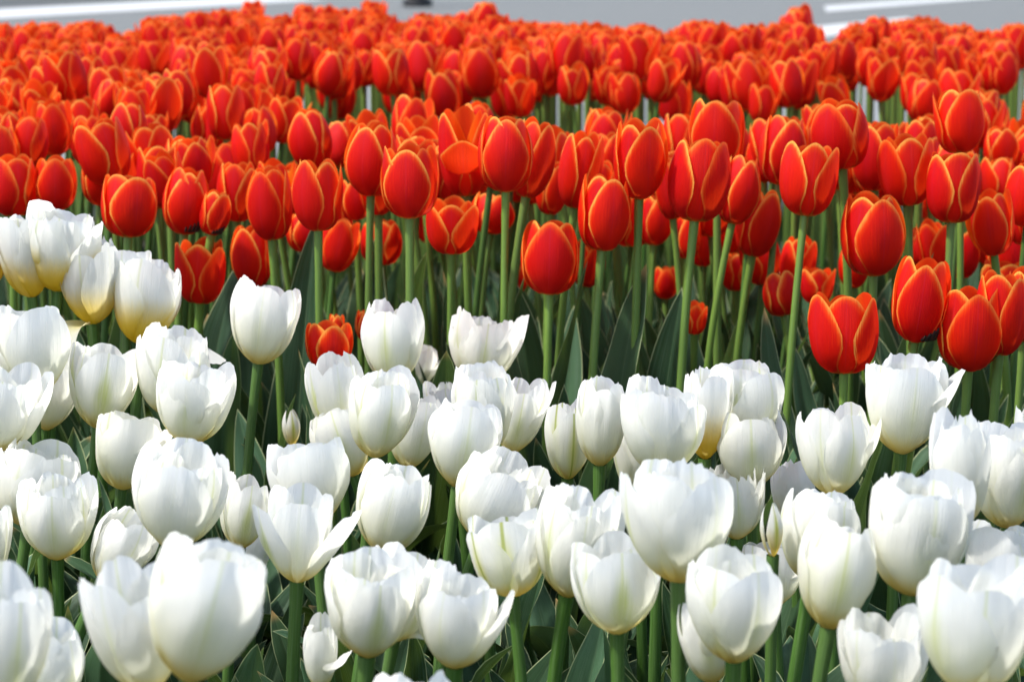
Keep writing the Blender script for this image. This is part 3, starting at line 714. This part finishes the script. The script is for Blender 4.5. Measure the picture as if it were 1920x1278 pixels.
# ---- one object each for what cannot be counted: the rest of the far tulips, the low foliage
class Pile:
    def __init__(s): s.v = []; s.q = []; s.uv = []; s.e = []; s.mi = []; s.n = 0
    def add(s, me_or_P, M, mat_i, U=None, V=None, E=None):
        if isinstance(me_or_P, bpy.types.Mesh):
            me = me_or_P; nv = len(me.vertices); co = np.empty(nv * 3, np.float32); me.vertices.foreach_get('co', co); co = co.reshape(-1, 3)
            q = np.empty(len(me.loops), np.int32); me.loops.foreach_get('vertex_index', q)
            uv = np.empty(len(me.loops) * 2, np.float32); me.uv_layers[0].data.foreach_get('uv', uv)
            e = np.empty(nv, np.float32); me.attributes['edge'].data.foreach_get('value', e)
        M = np.array(M); s.v.append(co @ M[:3, :3].T + M[:3, 3]); s.q.append(q + s.n); s.uv.append(uv); s.e.append(e); s.mi.append(np.full(len(q) // 4, mat_i, np.int32)); s.n += nv
    def build(s, name, mats):
        me = bpy.data.meshes.new(name); v = np.concatenate(s.v); q = np.concatenate(s.q); nq = len(q) // 4
        me.vertices.add(len(v)); me.vertices.foreach_set('co', v.reshape(-1).astype(np.float32))
        me.loops.add(len(q)); me.loops.foreach_set('vertex_index', q)
        me.polygons.add(nq); me.polygons.foreach_set('loop_start', (np.arange(nq) * 4).astype(np.int32)); me.polygons.foreach_set('loop_total', np.full(nq, 4, np.int32))
        me.polygons.foreach_set('use_smooth', np.ones(nq, bool)); me.polygons.foreach_set('material_index', np.concatenate(s.mi))
        me.uv_layers.new(name='UVMap').data.foreach_set('uv', np.concatenate(s.uv))
        a = me.attributes.new('edge', 'FLOAT', 'POINT'); a.data.foreach_set('value', np.concatenate(s.e))
        for m in mats: me.materials.append(m)
        me.update(); o = link(name, me); o['kind'] = 'stuff'; return o
P1 = Pile()
for i, (x, y, z, hb, px, yt, D) in enumerate(fill[N_SINGLE:]):
    q = random.Random(19000 + i); s = hb / .066
    M = Matrix.Translation((x, y, z)) @ Euler((R(q.gauss(0, 4)), R(q.gauss(0, 4)), R(q.uniform(-60, 60)))).to_matrix().to_4x4() @ Matrix.Scale(s, 4)
    for m in q.choice(LIB): P1.add(m, M, 0)
    P1.add(STEM, Matrix.Translation((x, y, 0)) @ Matrix.Diagonal((1, 1, z + .005, 1)), 1)
o = P1.build('distant_tulip_mass', [M_RED, M_STEM])
o['label'] = 'farthest blurred red tulips merging into one mass before the road'; o['category'] = 'tulips'
P2 = Pile(); q = random.Random(77)
for i in range(1500):
    y = q.uniform(.95, 5.0); half = (1040 / F) * y + .06; x = q.uniform(-half, half)
    sc = q.uniform(.55, .92) if y < 1.9 else q.uniform(.7, 1.0)
    if y > 3.4: sc *= .85
    M = Matrix.Translation((x, y, 0)) @ Euler((0, 0, q.uniform(0, 6.28))).to_matrix().to_4x4() @ Matrix.Scale(sc, 4)
    P2.add(q.choice(LEAVES), M, 0 if q.random() < .7 else 1)
for i in range(170):
    y = q.uniform(1.0, 2.0); half = (1040 / F) * y + .06; x = q.uniform(-half, half); sc = q.uniform(.72, .98)
    P2.add(q.choice(LEAVES), Matrix.Translation((x, y, 0)) @ Euler((0, 0, q.uniform(0, 6.28))).to_matrix().to_4x4() @ Matrix.Scale(sc, 4), 0 if q.random() < .6 else 1)
for i in range(420):
    y = q.uniform(2.08, 3.3); half = (1040 / F) * y + .06; x = q.uniform(-half, half)
    if x < -.28 and y < 2.4: continue
    sc = q.uniform(.82, 1.04)
    P2.add(q.choice(LEAVES_TALL), Matrix.Translation((x, y, 0)) @ Euler((0, 0, q.uniform(0, 6.28))).to_matrix().to_4x4() @ Matrix.Scale(sc, 4), 0 if q.random() < .75 else 1)
o = P2.build('undergrowth_leaves', [M_LEAF, M_LEAF2])
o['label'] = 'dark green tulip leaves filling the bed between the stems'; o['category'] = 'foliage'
